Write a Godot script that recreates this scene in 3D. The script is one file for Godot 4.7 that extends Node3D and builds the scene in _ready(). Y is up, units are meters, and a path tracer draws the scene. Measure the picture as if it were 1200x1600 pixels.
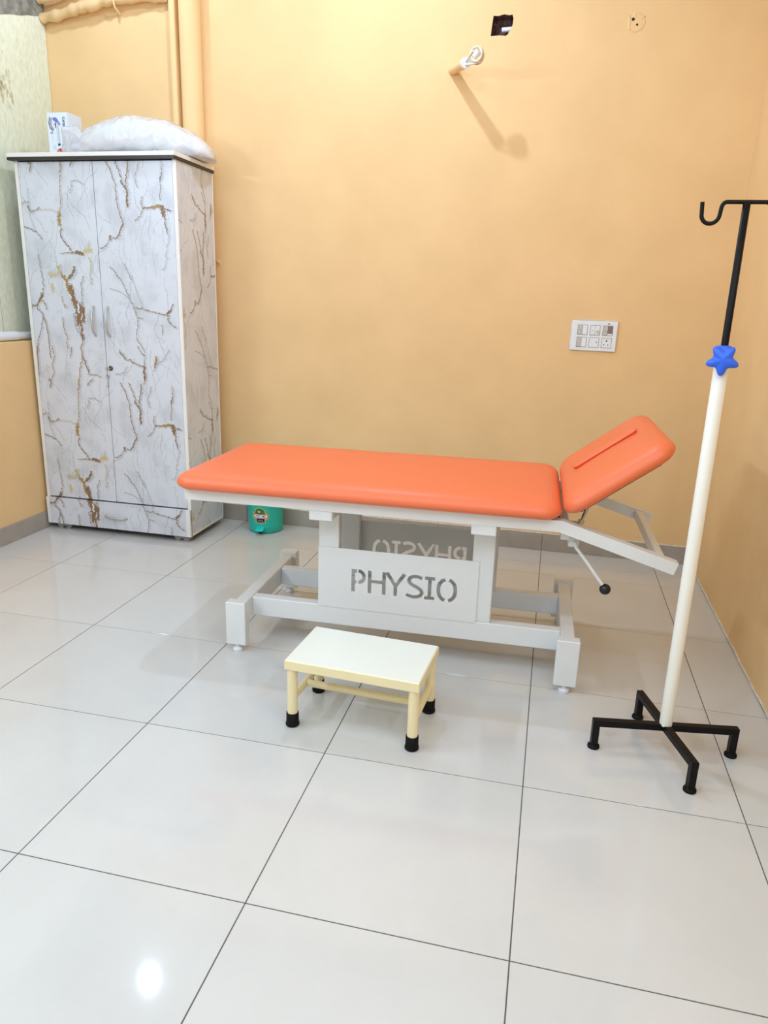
extends Node3D
# A small treatment room: couch, step stool, drip stand, laminate wardrobe, pedal bin.

var M := {}
var rng := RandomNumberGenerator.new()
var noise := FastNoiseLite.new()

# ---------------------------------------------------------------- shapes
func start() -> SurfaceTool:
	var st := SurfaceTool.new()
	st.begin(Mesh.PRIMITIVE_TRIANGLES)
	return st

func tri(st: SurfaceTool, a: Vector3, b: Vector3, c: Vector3, out: Vector3, sg := -1) -> void:
	if (c - a).cross(b - a).dot(out) < 0.0:
		var t := b
		b = c
		c = t
	for p in [a, b, c]:
		st.set_smooth_group(sg)
		st.set_uv(Vector2(p.x, p.y))
		st.add_vertex(p)

func quad(st: SurfaceTool, a: Vector3, b: Vector3, c: Vector3, d: Vector3, out: Vector3, sg := -1) -> void:
	tri(st, a, b, c, out, sg)
	tri(st, a, c, d, out, sg)

func finish(st: SurfaceTool) -> ArrayMesh:
	st.generate_normals()
	return st.commit()

func chamfered(size: Vector3, b: float, st: SurfaceTool = null, at := Vector3.ZERO) -> SurfaceTool:
	# a box with all twelve edges chamfered
	if st == null:
		st = start()
	var h := size / 2.0
	b = minf(b, minf(h.x, minf(h.y, h.z)) * 0.9)
	var axes := [Vector3.RIGHT, Vector3.UP, Vector3.BACK]
	for k in 3:
		var n: Vector3 = axes[k]
		var u: Vector3 = axes[(k + 1) % 3]
		var v: Vector3 = axes[(k + 2) % 3]
		var hn := h.dot(n)
		var hu := h.dot(u)
		var hv := h.dot(v)
		for s in [-1.0, 1.0]:
			var c: Vector3 = at + n * hn * s
			quad(st, c + u * (hu - b) + v * (hv - b), c - u * (hu - b) + v * (hv - b), c - u * (hu - b) - v * (hv - b), c + u * (hu - b) - v * (hv - b), n * s)
			for s2 in [-1.0, 1.0]:
				var e0: Vector3 = at + n * hn * s + u * (hu - b) * s2
				var e1: Vector3 = at + n * (hn - b) * s + u * hu * s2
				quad(st, e0 + v * (hv - b), e0 - v * (hv - b), e1 - v * (hv - b), e1 + v * (hv - b), n * s + u * s2)
	for sx in [-1.0, 1.0]:
		for sy in [-1.0, 1.0]:
			for sz in [-1.0, 1.0]:
				var s := Vector3(sx, sy, sz)
				tri(st, at + s * Vector3(h.x, h.y - b, h.z - b), at + s * Vector3(h.x - b, h.y, h.z - b), at + s * Vector3(h.x - b, h.y - b, h.z), s)
	return st

func sweep(path: Array, r: float, sides := 12, caps := true, radii: Array = [], start_turn := 0.0, st: SurfaceTool = null) -> SurfaceTool:
	# a tube along a path; sides = 4 with start_turn PI / 4 gives a square bar
	if st == null:
		st = start()
	var rings := []
	var up := Vector3.UP
	var flat := sides <= 4
	for i in path.size():
		var d: Vector3
		if i == 0:
			d = path[1] - path[0]
		elif i == path.size() - 1:
			d = path[i] - path[i - 1]
		else:
			d = (path[i] - path[i - 1]).normalized() + (path[i + 1] - path[i]).normalized()
		d = d.normalized()
		if i == 0 and absf(d.dot(up)) > 0.95:
			up = Vector3.FORWARD
		up = (up - d * up.dot(d)).normalized()
		var side := d.cross(up).normalized()
		var ring := []
		var rr: float = radii[i] if radii.size() else r
		if flat and i > 0 and i < path.size() - 1:
			rr = r
		for k in sides:
			var a := TAU * k / sides + start_turn
			ring.append(path[i] + (up * sin(a) + side * cos(a)) * rr)
		rings.append(ring)
	for i in path.size() - 1:
		for k in sides:
			var k2 := (k + 1) % sides
			var mid: Vector3 = (rings[i][k] + rings[i][k2] + rings[i + 1][k] + rings[i + 1][k2]) / 4.0 - (path[i] + path[i + 1]) / 2.0
			quad(st, rings[i][k], rings[i][k2], rings[i + 1][k2], rings[i + 1][k], mid, -1 if flat else 1)
	if caps:
		for e in [0, path.size() - 1]:
			var out: Vector3 = path[0] - path[1] if e == 0 else path[e] - path[e - 1]
			for k in sides:
				tri(st, path[e], rings[e][k], rings[e][(k + 1) % sides], out, -1)
	return st

func lathe(profile: Array, segs := 24, st: SurfaceTool = null, at := Vector3.ZERO) -> SurfaceTool:
	# profile: [radius, height] pairs going up; sharp corners by repeating a point with another smooth group
	if st == null:
		st = start()
	for i in profile.size() - 1:
		var p: Array = profile[i]
		var q: Array = profile[i + 1]
		var sg: int = p[2] if p.size() > 2 else 1
		for k in segs:
			var a := TAU * k / segs
			var b := TAU * (k + 1) / segs
			var da := Vector3(cos(a), 0, sin(a))
			var db := Vector3(cos(b), 0, sin(b))
			var nr: float = q[1] - p[1]
			var ny: float = p[0] - q[0]
			var out := (da + db) * nr + Vector3(0, ny * 2.0, 0)
			if nr < 0.0 and p[0] < q[0] - 1e-6:
				out = -out if false else out
			var v0: Vector3 = at + da * p[0] + Vector3.UP * p[1]
			var v1: Vector3 = at + db * p[0] + Vector3.UP * p[1]
			var v2: Vector3 = at + db * q[0] + Vector3.UP * q[1]
			var v3: Vector3 = at + da * q[0] + Vector3.UP * q[1]
			if p[0] > 1e-6:
				tri(st, v0, v1, v2, out, sg)
			if q[0] > 1e-6:
				tri(st, v0, v2, v3, out, sg)
	return st

func outline(w: float, d: float, r: float, n := 6) -> Array:
	# rounded rectangle in the xz plane
	var pts := []
	r = maxf(r, 0.0005)
	for c in 4:
		var cx: float = (w / 2 - r) * [1, -1, -1, 1][c]
		var cz: float = (d / 2 - r) * [1, 1, -1, -1][c]
		for k in n + 1:
			var a := PI / 2 * c + PI / 2 * k / n
			pts.append(Vector3(cx + r * cos(a), 0, cz + r * sin(a)))
	return pts

func pad(w: float, d: float, r: float, profile: Array, n := 6, sg := 1) -> SurfaceTool:
	# profile: [inset, height] rings from the bottom rim up to the top; closed at both ends
	var st := start()
	var rings := []
	for p in profile:
		var ring := []
		for q in outline(w - 2 * p[0], d - 2 * p[0], maxf(r - p[0], 0.004), n):
			ring.append(q + Vector3.UP * p[1])
		rings.append(ring)
	var cnt: int = rings[0].size()
	for i in rings.size() - 1:
		for k in cnt:
			var k2 := (k + 1) % cnt
			var a: Vector3 = rings[i][k]
			var b: Vector3 = rings[i][k2]
			var c: Vector3 = rings[i + 1][k2]
			var e: Vector3 = rings[i + 1][k]
			var along: Vector3 = (b - a)
			if along.length() < 1e-7:
				along = c - e
			var out := (e - a).cross(along)
			var radial := Vector3(a.x / w, 0, a.z / d).normalized()
			var dir: Vector3 = radial * (profile[i + 1][1] - profile[i][1] + 1e-6) + Vector3.UP * (profile[i + 1][0] - profile[i][0])
			if out.dot(dir) < 0:
				out = -out
			quad(st, a, b, c, e, out, sg)
	var top := Vector3(0, profile[-1][1], 0)
	var bot := Vector3(0, profile[0][1], 0)
	for k in cnt:
		tri(st, top, rings[-1][k], rings[-1][(k + 1) % cnt], Vector3.UP, sg)
		tri(st, bot, rings[0][k], rings[0][(k + 1) % cnt], Vector3.DOWN, -1)
	return st

func prism(poly: PackedVector2Array, z0: float, z1: float, st: SurfaceTool = null) -> SurfaceTool:
	# a polygon in the xy plane, given thickness along z
	if st == null:
		st = start()
	var ids := Geometry2D.triangulate_polygon(poly)
	for i in range(0, ids.size(), 3):
		for z in [z0, z1]:
			var out := Vector3(0, 0, z - (z0 + z1) / 2)
			tri(st, Vector3(poly[ids[i]].x, poly[ids[i]].y, z), Vector3(poly[ids[i + 1]].x, poly[ids[i + 1]].y, z), Vector3(poly[ids[i + 2]].x, poly[ids[i + 2]].y, z), out)
	var ccw := not Geometry2D.is_polygon_clockwise(poly)
	for i in poly.size():
		var a := poly[i]
		var b := poly[(i + 1) % poly.size()]
		var e := b - a
		var o := Vector3(e.y, -e.x, 0) if ccw else Vector3(-e.y, e.x, 0)
		quad(st, Vector3(a.x, a.y, z0), Vector3(b.x, b.y, z0), Vector3(b.x, b.y, z1), Vector3(a.x, a.y, z1), o)
	return st

# ---------------------------------------------------------------- nodes
func put(called: String, mesh: Mesh, mat: Material, parent: Node3D, at := Vector3.ZERO) -> MeshInstance3D:
	var o := MeshInstance3D.new()
	o.name = called
	o.mesh = mesh
	o.material_override = mat
	o.position = at
	parent.add_child(o, true)
	return o

func bx(called: String, parent: Node3D, x0: float, x1: float, y0: float, y1: float, z0: float, z1: float, mat: Material, b := 0.002) -> MeshInstance3D:
	# a chamfered box given in room coordinates, placed under a thing that stands unturned in its own frame
	var o: Vector3 = parent.get_meta("origin") if parent.has_meta("origin") else Vector3.ZERO
	var c := Vector3((x0 + x1) / 2, (y0 + y1) / 2, (z0 + z1) / 2) - o
	return put(called, finish(chamfered(Vector3(x1 - x0, y1 - y0, z1 - z0), b)), mat, parent, c)

func pipe(called: String, parent: Node3D, path: Array, r: float, mat: Material, sides := 16, turn := 0.0) -> MeshInstance3D:
	var o: Vector3 = parent.get_meta("origin") if parent.has_meta("origin") else Vector3.ZERO
	var local := []
	for p in path:
		local.append(p - o)
	return put(called, finish(sweep(local, r, sides, true, [], turn)), mat, parent)

func thing(called: String, label: String, category: String, at: Vector3, turn := 0.0) -> Node3D:
	var o := Node3D.new()
	o.name = called
	add_child(o, true)
	o.position = at
	o.rotation.y = turn
	o.set_meta("label", label)
	o.set_meta("category", category)
	o.set_meta("origin", at)
	return o

func setting(called: String) -> Node3D:
	var o := Node3D.new()
	o.name = called
	o.set_meta("kind", "structure")
	add_child(o, true)
	return o

func arc(c: Vector3, u: Vector3, v: Vector3, r: float, a0: float, a1: float, n := 8) -> Array:
	var pts := []
	for i in n + 1:
		var a := lerpf(a0, a1, float(i) / n)
		pts.append(c + (u * cos(a) + v * sin(a)) * r)
	return pts

# ---------------------------------------------------------------- materials
func paint(color: Color, rough := 0.5, metal := 0.0) -> StandardMaterial3D:
	var m := StandardMaterial3D.new()
	m.albedo_color = color
	m.roughness = rough
	m.metallic = metal
	return m

func noise_tex(freq: float, octaves: int, c0: Color, c1: Color, size := 512, kind := FastNoiseLite.TYPE_SIMPLEX_SMOOTH, sd := 1) -> NoiseTexture2D:
	var n := FastNoiseLite.new()
	n.noise_type = kind
	n.seed = sd
	n.frequency = freq
	n.fractal_octaves = octaves
	var t := NoiseTexture2D.new()
	t.width = size
	t.height = size
	t.seamless = true
	t.noise = n
	var g := Gradient.new()
	g.set_color(0, c0)
	g.set_color(1, c1)
	t.color_ramp = g
	return t

func mottled(color: Color, spread: float, rough: float, scale: float, bump := 0.0, freq := 0.012) -> StandardMaterial3D:
	# plaster and paint: slight patchiness of the colour and a little trowel relief
	var m := paint(Color.WHITE, rough)
	m.albedo_texture = noise_tex(freq, 4, color.darkened(spread), color.lightened(spread * 0.6))
	m.uv1_triplanar = true
	m.uv1_world_triplanar = true
	m.uv1_scale = Vector3.ONE * scale
	if bump > 0.0:
		m.heightmap_enabled = true
		m.heightmap_scale = bump
		m.heightmap_texture = noise_tex(freq * 1.7, 4, Color.BLACK, Color.WHITE, 512, FastNoiseLite.TYPE_SIMPLEX_SMOOTH, 5)
	return m

func stroke(im: Image, pts: Array, w: float, col: Color, alpha := 1.0, taper := false, wrap_y := true) -> void:
	# an anti-aliased line drawn into an image; pts are Vector2 pixels
	var iw := im.get_width()
	var ih := im.get_height()
	for i in pts.size() - 1:
		var a: Vector2 = pts[i]
		var b: Vector2 = pts[i + 1]
		var r := w / 2.0
		var lo := Vector2(minf(a.x, b.x) - r - 1, minf(a.y, b.y) - r - 1)
		var hi := Vector2(maxf(a.x, b.x) + r + 1, maxf(a.y, b.y) + r + 1)
		var ab := b - a
		var l2 := maxf(ab.length_squared(), 1e-6)
		for y in range(floori(lo.y), ceili(hi.y) + 1):
			var yy := posmod(y, ih)
			if not wrap_y and yy != y:
				continue
			for x in range(maxi(0, floori(lo.x)), mini(iw - 1, ceili(hi.x)) + 1):
				var t := clampf((Vector2(x, y) - a).dot(ab) / l2, 0, 1)
				var dist := Vector2(x, y).distance_to(a + ab * t)
				var rr := r
				if taper:
					rr = maxf(r + noise.get_noise_2d(x * 4.5, y * 4.5) * (r * 1.3 + 0.9), 0.3)
				var cov := clampf(rr - dist + 0.5, 0, 1) * alpha
				if cov > 0.0:
					im.set_pixel(x, yy, im.get_pixel(x, yy).lerp(col, cov))

const VEINS := [
	[0,5,89,2,99,19,90,39],
	[1,5,293,0,281,81,279,163,266,213],
	[1,18,258,226,255,272],
	[0,6,264,280,254,327,274,348,296,369,318,395,355,403,392,407],
	[0,13,350,397,392,407],
	[2,20,406,395,444,389],
	[2,5,430,351,433,381],
	[0,3,241,405,293,400,324,404],
	[2,6,434,424,436,467,425,501,427,541],
	[0,5,571,2,603,42,627,98,633,155,626,163,637,204,649,237,664,270],
	[0,5,630,2,656,42,670,86,690,123],
	[0,7,713,3,711,43,694,82,699,131],
	[0,10,699,131,698,196],
	[0,8,664,86,679,110,696,127],
	[0,8,664,270,640,301,610,337],
	[0,4,610,337,574,329,545,367,507,380],
	[0,8,574,324,579,341],
	[0,3,782,11,754,67,764,115],
	[0,4,916,5,920,52,904,83,900,171],
	[0,8,914,58,904,87],
	[0,4,788,155,780,179,789,203,775,236,737,261],
	[0,7,789,203,849,199,896,195,918,207,962,215],
	[1,12,849,199,896,194],
	[0,20,911,199,917,230],
	[0,7,917,232,925,276,932,309],
	[3,2,935,309,938,342,916,409,912,459,888,468],
	[0,3,10,193,24,180,63,176],
	[0,6,54,197,70,218],
	[0,4,70,218,115,214,129,201],
	[2,3,128,209,204,209,252,222],
	[0,5,9,282,52,295,95,309],
	[0,5,95,309,129,341],
	[3,2,95,309,62,231,65,121],
	[3,3,337,138,353,114,346,89,393,85,428,102],
	[0,4,93,411,100,454,106,507,113,551,100,596],
	[0,15,96,596,78,624],
	[0,8,76,624,53,647,13,654],
	[0,4,90,623,113,641,116,668],
	[0,5,52,656,87,687,86,714,63,770,35,826,20,883],
	[0,6,89,696,106,741,113,787,111,852,118,898],
	[1,14,220,470,241,505,265,522,273,557,294,592,310,618],
	[0,10,328,468,312,499,284,517],
	[0,26,292,556,304,618,337,662],
	[0,46,345,653,331,716],
	[0,18,331,716,350,797],
	[0,14,366,652,363,715],
	[3,5,381,507,363,546,365,590,358,644],
	[4,9,331,640,334,674],
	[4,6,284,592,292,610],
	[4,6,354,680,345,707],
	[1,4,229,602,237,638,254,655],
	[0,6,347,797,330,835,330,890],
	[2,9,152,497,167,506,217,496,234,461],
	[2,14,171,550,174,577],
	[1,5,223,701,223,747,238,783,237,847],
	[3,4,296,681,303,735,318,771],
	[4,5,332,725,337,770],
	[0,4,560,460,595,490,628,524,655,571,681,618,703,653,718,687,715,723,704,786,749,847],
	[3,4,654,446,669,480,696,518],
	[3,2,545,556,587,564,647,584,664,601],
	[0,5,704,644,753,647,813,659,873,670,921,673],
	[0,12,910,667,935,647],
	[0,5,929,651,949,620],
	[0,5,921,673,908,691,925,708,960,729],
	[0,4,870,718,872,763],
	[0,3,712,688,749,691],
	[3,2,753,643,712,548,692,497],
	[0,5,585,844,608,871,620,882],
	[0,6,26,842,24,898,23,955,7,1023],
	[1,5,133,838,139,894,120,933,126,970,98,1019,89,1048],
	[1,6,330,832,328,906,305,953,289,1049],
	[0,8,337,887,358,933,367,960],
	[3,4,360,970,406,968,450,980],
	[1,8,390,992,354,1022],
	[0,6,619,885,681,901,736,918],
	[0,6,585,850,619,885],
	[0,4,707,823,729,854,747,862,745,917],
	[1,10,821,869,812,915],
	[0,4,827,878,804,933],
	[0,11,743,917,744,977],
	[0,4,744,982,730,1001],
	[0,5,264,843,251,890],
	[3,3,911,830,870,876,806,915],
	[3,3,548,962,601,951,629,922]]

func marble() -> ImageTexture:
	# printed laminate: white marble with grey clouds and brown and gold veins, repeating down the sheet
	var w := 1024
	var h := 1126
	var n1 := FastNoiseLite.new()
	n1.seed = 11
	n1.frequency = 0.0038
	n1.fractal_octaves = 4
	n1.domain_warp_enabled = true
	n1.domain_warp_amplitude = 60.0
	var cloud := n1.get_seamless_image(w, h)
	var n2 := FastNoiseLite.new()
	n2.seed = 4
	n2.frequency = 0.0038
	n2.fractal_type = FastNoiseLite.FRACTAL_RIDGED
	n2.fractal_octaves = 3
	n2.domain_warp_enabled = true
	n2.domain_warp_amplitude = 80.0
	var ridge := n2.get_seamless_image(w, h)
	var im := Image.create(w, h, false, Image.FORMAT_RGB8)
	var base := Color8(224, 226, 233)
	var grey := Color8(190, 191, 196)
	for y in h:
		for x in w:
			var c := cloud.get_pixel(x, y).r
			var v := smoothstep(0.80, 0.98, ridge.get_pixel(x, y).r)
			im.set_pixel(x, y, base.lerp(grey, clampf(smoothstep(0.45, 0.9, c) * 0.4 + v * 0.5, 0, 1)))
	rng.seed = 21
	for k in 100:
		var p := Vector2(rng.randf() * w, rng.randf() * h)
		var dir := PI / 2 + rng.randf_range(-0.7, 0.7)
		var pts := [p]
		for s in rng.randi_range(6, 16):
			dir += rng.randf_range(-0.55, 0.55)
			dir = lerpf(dir, PI / 2, 0.15)
			p += Vector2(cos(dir), sin(dir)) * rng.randf_range(11, 25)
			pts.append(p)
		stroke(im, pts, rng.randf_range(1.2, 4.0), Color8(150, 153, 160), rng.randf_range(0.15, 0.45), true)
	var tones := [Color8(140, 108, 78), Color8(170, 138, 82), Color8(210, 192, 142), Color8(142, 138, 136), Color8(238, 240, 244)]
	for v in VEINS:
		var pts := []
		for i in range(2, v.size(), 2):
			var q := Vector2(v[i] * w / 1000.0, v[i + 1] * h / 1000.0)
			if pts.size():
				var last: Vector2 = pts[-1]
				for k in [0.2, 0.4, 0.6, 0.8]:
					var mid := last.lerp(q, k)
					pts.append(mid + Vector2(noise.get_noise_2d(mid.x * 6, mid.y * 6), noise.get_noise_2d(mid.y * 6 + 500, mid.x * 6)) * 11.0)
			pts.append(q)
		var ww: float = v[1] * (0.85 if v[1] < 9 else 1.2)
		if v[1] < 12 and v[0] != 4:
			var ghost := []
			for p in pts:
				ghost.append(p + Vector2(8, 3))
			stroke(im, ghost, ww * 2.0 + 5.0, Color8(186, 188, 194), 0.3, true)
		stroke(im, pts, ww, tones[v[0]], 0.92, true)
	im.generate_mipmaps()
	return ImageTexture.create_from_image(im)

func worn_board() -> ImageTexture:
	# pale greenish distemper with fine vertical streaks and a few brown stains
	var w := 192
	var h := 640
	var im := Image.create(w, h, false, Image.FORMAT_RGB8)
	var base := Color8(238, 239, 216)
	for y in h:
		for x in w:
			var g := noise.get_noise_2d(x * 30.0, y * 1.3) * 0.5 + noise.get_noise_2d(x * 5.0, y * 3.0) * 0.5
			im.set_pixel(x, y, base.lerp(Color8(206, 206, 172), clampf(0.25 + g * 0.7, 0, 1)))
	rng.seed = 77
	for st in [[0.66, 2.30, 2.46, 26, 9.0], [0.76, 2.36, 2.48, 14, 5.0], [0.66, 2.5, 2.58, 5, 3.0], [0.36, 2.5, 2.62, 3, 1.6], [0.86, 2.5, 2.58, 4, 2.0], [0.45, 2.52, 2.6, 2, 1.4]]:
		for k in st[3]:
			var px: float = (st[0] + rng.randf_range(-0.09, 0.09)) * w
			var py: float = (1.0 - (rng.randf_range(st[1], st[2]) - 1.073) / 2.127) * h
			stroke(im, [Vector2(px, py), Vector2(px + rng.randf_range(-4, 4), py + rng.randf_range(3, 16))], rng.randf_range(0.5, 1.0) * st[4] * 0.5, Color8(168, 152, 112), rng.randf_range(0.25, 0.6), true, false)
	return ImageTexture.create_from_image(im)

func sticker() -> ImageTexture:
	# printed label: green half disc over a red-edged lozenge that reads USE ME, dark block below
	var im := Image.create(224, 224, false, Image.FORMAT_RGBA8)
	im.fill(Color8(60, 190, 165))
	var yellow := Color8(240, 200, 90)
	var shapes := func(grow: float, green: Color, red: Color, navy: Color):
		for y in range(0, 224):
			for x in range(0, 224):
				var p := Vector2(x, y)
				if p.distance_to(Vector2(108, 78)) < 66 + grow and y < 110 + grow:
					im.set_pixel(x, y, green)
				if x > 58 - grow and x < 168 + grow and y > 150 and y < 208 + grow:
					im.set_pixel(x, y, navy)
				var q := Vector2(clampf(x, 42, 184), 124)
				if p.distance_to(q) < 34 + grow:
					im.set_pixel(x, y, red)
	shapes.call(8.0, yellow, yellow, yellow)
	shapes.call(0.0, Color8(40, 130, 50), Color8(190, 50, 35), Color8(28, 34, 78))
	for y in range(98, 151):
		for x in range(20, 206):
			if Vector2(x, y).distance_to(Vector2(clampf(x, 44, 182), 124)) < 25:
				im.set_pixel(x, y, Color8(245, 244, 236))
	var ink := Color8(35, 35, 45)
	var at := 36.0
	var glyphs := {"U": [[0, 0, 0, 20, 5, 28, 13, 28, 18, 20, 18, 0]], "S": [[18, 4, 12, 0, 5, 0, 0, 5, 3, 12, 15, 16, 18, 22, 13, 28, 5, 28, 0, 24]], "E": [[17, 0, 0, 0, 0, 28, 17, 28], [0, 14, 14, 14]], "M": [[0, 28, 0, 0, 10, 18, 20, 0, 20, 28]]}
	for ch in ["U", "S", "E", " ", "M", "E"]:
		if ch == " ":
			at += 16
			continue
		for line in glyphs[ch]:
			var pts := []
			for i in range(0, line.size(), 2):
				pts.append(Vector2(at + line[i], 110 + line[i + 1]))
			stroke(im, pts, 5.0, ink, 1.0, false, false)
		at += 30 if ch == "M" else 27
	# plain splashes of colour in the disc and a pale mark on the dark block
	for b in [[95, 60, 22, Color8(232, 232, 225)], [128, 66, 18, Color8(176, 50, 45)], [112, 84, 14, Color8(30, 60, 70)], [84, 82, 11, Color8(120, 40, 40)]]:
		stroke(im, [Vector2(b[0], b[1]), Vector2(b[0] + 6, b[1] + 8)], b[2], b[3], 0.9, true, false)
	stroke(im, [Vector2(76, 196), Vector2(100, 172), Vector2(112, 190), Vector2(128, 176), Vector2(150, 198)], 6.0, Color8(200, 205, 215), 0.9, true, false)
	return ImageTexture.create_from_image(im)

func carton_print() -> ImageTexture:
	# front of the carton: a hand-held mask device in violet and grey, a red badge at the foot
	var w := 220
	var h := 400
	var im := Image.create(w, h, false, Image.FORMAT_RGB8)
	im.fill(Color8(232, 238, 246))
	stroke(im, [Vector2(28, 40), Vector2(16, 90), Vector2(24, 130), Vector2(52, 160)], 12, Color8(110, 105, 125), 1.0, false, false)
	stroke(im, [Vector2(44, 50), Vector2(34, 95), Vector2(46, 132), Vector2(62, 146)], 16, Color8(150, 145, 165), 0.9, false, false)
	stroke(im, [Vector2(60, 62), Vector2(58, 100), Vector2(78, 130)], 16, Color8(225, 222, 230), 1.0, false, false)
	for k in 7:
		var t := k / 6.0
		stroke(im, [Vector2(62 + 40 * t, 52 - 8 * sin(t * PI)), Vector2(96 + 40 * t, 84 + 22 * t)], 14, Color8(112, 124, 204), 0.85, false, false)
	stroke(im, [Vector2(84, 96), Vector2(92, 130)], 14, Color8(50, 48, 60), 1.0, false, false)
	stroke(im, [Vector2(106, 100), Vector2(112, 285)], 30, Color8(196, 202, 212), 1.0, false, false)
	stroke(im, [Vector2(100, 104), Vector2(105, 280)], 6, Color8(240, 243, 248), 1.0, false, false)
	stroke(im, [Vector2(108, 286), Vector2(116, 286)], 22, Color8(60, 66, 70), 1.0, false, false)
	stroke(im, [Vector2(118, 358), Vector2(118, 372)], 74, Color8(200, 30, 40), 1.0, false, false)
	stroke(im, [Vector2(104, 344), Vector2(106, 378)], 24, Color8(244, 150, 120), 0.9, false, false)
	stroke(im, [Vector2(128, 360), Vector2(138, 384)], 12, Color8(60, 110, 130), 0.9, false, false)
	for k in 4:
		stroke(im, [Vector2(46 + k * 9, 296), Vector2(48 + k * 9, 330)], 3, Color8(150, 160, 175), 0.7, false, false)
	stroke(im, [Vector2(44, 200), Vector2(46, 262)], 3, Color8(210, 170, 180), 0.8, false, false)
	return ImageTexture.create_from_image(im)

func make_materials() -> void:
	noise.seed = 3
	noise.frequency = 0.02
	M.wall = mottled(Color8(247, 205, 148), 0.035, 0.62, 0.35, 0.16)
	M.wall.metallic_specular = 0.3
	M.ceiling = paint(Color8(240, 240, 238), 0.8)
	M.board = mottled(Color8(240, 240, 220), 0.05, 0.75, 0.8, 0.1)
	M.board_worn = paint(Color.WHITE, 0.75)
	M.board_worn.albedo_texture = worn_board()
	M.ledge = mottled(Color8(247, 205, 148), 0.05, 0.7, 0.9, 0.2)
	M.raw = mottled(Color8(150, 146, 130), 0.3, 0.9, 2.4, 0.5)
	M.raw_plaster = mottled(Color8(240, 222, 196), 0.12, 0.85, 3.0, 0.4)
	M.grout = paint(Color8(98, 94, 88), 0.9)
	M.tiles = []
	for k in 3:
		var t := paint(Color.WHITE, 0.3)
		t.clearcoat_enabled = true
		t.clearcoat = 0.9
		t.clearcoat_roughness = 0.07
		var c: Color = [Color8(217, 215, 210), Color8(215, 213, 208), Color8(219, 216, 211)][k]
		t.albedo_texture = noise_tex(0.006, 4, c.darkened(0.02), c.lightened(0.03), 512, FastNoiseLite.TYPE_SIMPLEX_SMOOTH, 31 + k)
		t.uv1_triplanar = true
		t.uv1_world_triplanar = true
		t.uv1_scale = Vector3.ONE * 0.8
		t.metallic_specular = 0.22
		M.tiles.append(t)
	M.skirting = mottled(Color8(178, 166, 152), 0.05, 0.35, 1.2)
	M.couch_paint = paint(Color8(234, 233, 230), 0.35)
	M.vinyl = paint(Color8(247, 122, 76), 0.42)
	M.vinyl.heightmap_enabled = true
	M.vinyl.heightmap_scale = 0.006
	M.vinyl.heightmap_texture = noise_tex(0.25, 2, Color.BLACK, Color.WHITE, 256)
	M.vinyl.uv1_triplanar = true
	M.vinyl.uv1_scale = Vector3.ONE * 5.0
	M.black_plastic = paint(Color8(18, 18, 20), 0.3)
	M.rubber = paint(Color8(16, 15, 15), 0.6)
	M.rubber.metallic_specular = 0.3
	M.chrome = paint(Color8(205, 205, 205), 0.2, 1.0)
	M.pvc = paint(Color8(236, 236, 240), 0.3)
	M.cream = paint(Color8(250, 232, 184), 0.35)
	M.stool_top = paint(Color8(246, 247, 234), 0.28)
	M.stand_white = paint(Color8(247, 240, 226), 0.3)
	M.stand_black = paint(Color8(14, 13, 14), 0.4)
	M.stand_black.metallic_specular = 0.3
	M.blue_knob = paint(Color8(48, 104, 232), 0.35)
	M.teal = paint(Color8(40, 192, 170), 0.35)
	M.teal_light = paint(Color8(20, 214, 200), 0.35)
	M.dark_slot = paint(Color8(24, 40, 34), 0.7)
	M.edge_band = paint(Color8(246, 241, 233), 0.4)
	M.dark_band = paint(Color8(46, 36, 33), 0.4)
	M.underside = paint(Color8(30, 29, 28), 0.8)
	M.foot_grey = paint(Color8(150, 148, 142), 0.45)
	M.steel = paint(Color8(196, 196, 194), 0.35, 0.6)
	M.brass = paint(Color8(120, 84, 52), 0.4, 0.7)
	M.switch_white = paint(Color8(240, 241, 242), 0.35)
	M.switch_grey = paint(Color8(205, 198, 188), 0.4)
	M.switch_gap = paint(Color8(120, 116, 112), 0.6)
	M.hole_dark = paint(Color8(40, 30, 28), 0.8)
	M.hole = mottled(Color8(104, 58, 50), 0.35, 0.9, 6.0, 0.6)
	M.wire = paint(Color8(226, 210, 186), 0.5)
	M.wire_dark = paint(Color8(140, 116, 104), 0.5)
	M.pillow = paint(Color8(246, 242, 238), 0.8)
	var bag := paint(Color(0.97, 0.97, 0.99, 0.5), 0.16)
	bag.transparency = BaseMaterial3D.TRANSPARENCY_ALPHA
	M.bag = bag
	M.ink = paint(Color8(44, 44, 56), 0.6)
	M.carton = paint(Color8(224, 232, 240), 0.5)
	M.carton_print = paint(Color.WHITE, 0.4)
	M.carton_print.albedo_texture = carton_print()
	M.sticker = paint(Color.WHITE, 0.35)
	M.sticker.albedo_texture = sticker()
	M.sticker.texture_repeat = false
	M.marble = paint(Color.WHITE, 0.3)
	M.marble.albedo_texture = marble()
	M.lamp_frame = paint(Color8(235, 235, 235), 0.4)
	M.lamp_glow = paint(Color8(250, 250, 250), 0.5)
	M.lamp_glow.emission_enabled = true
	M.lamp_glow.emission = Color8(232, 242, 255)
	M.lamp_glow.emission_energy_multiplier = 6.0

# ---------------------------------------------------------------- the room
const X0 := -1.655   # face of the thick lower part of the left wall
const XR := -1.74    # face of the boards above its ledge
const X1 := 2.005
const Z0 := -2.8
const Z1 := 2.7
const CEIL := 3.3

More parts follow.
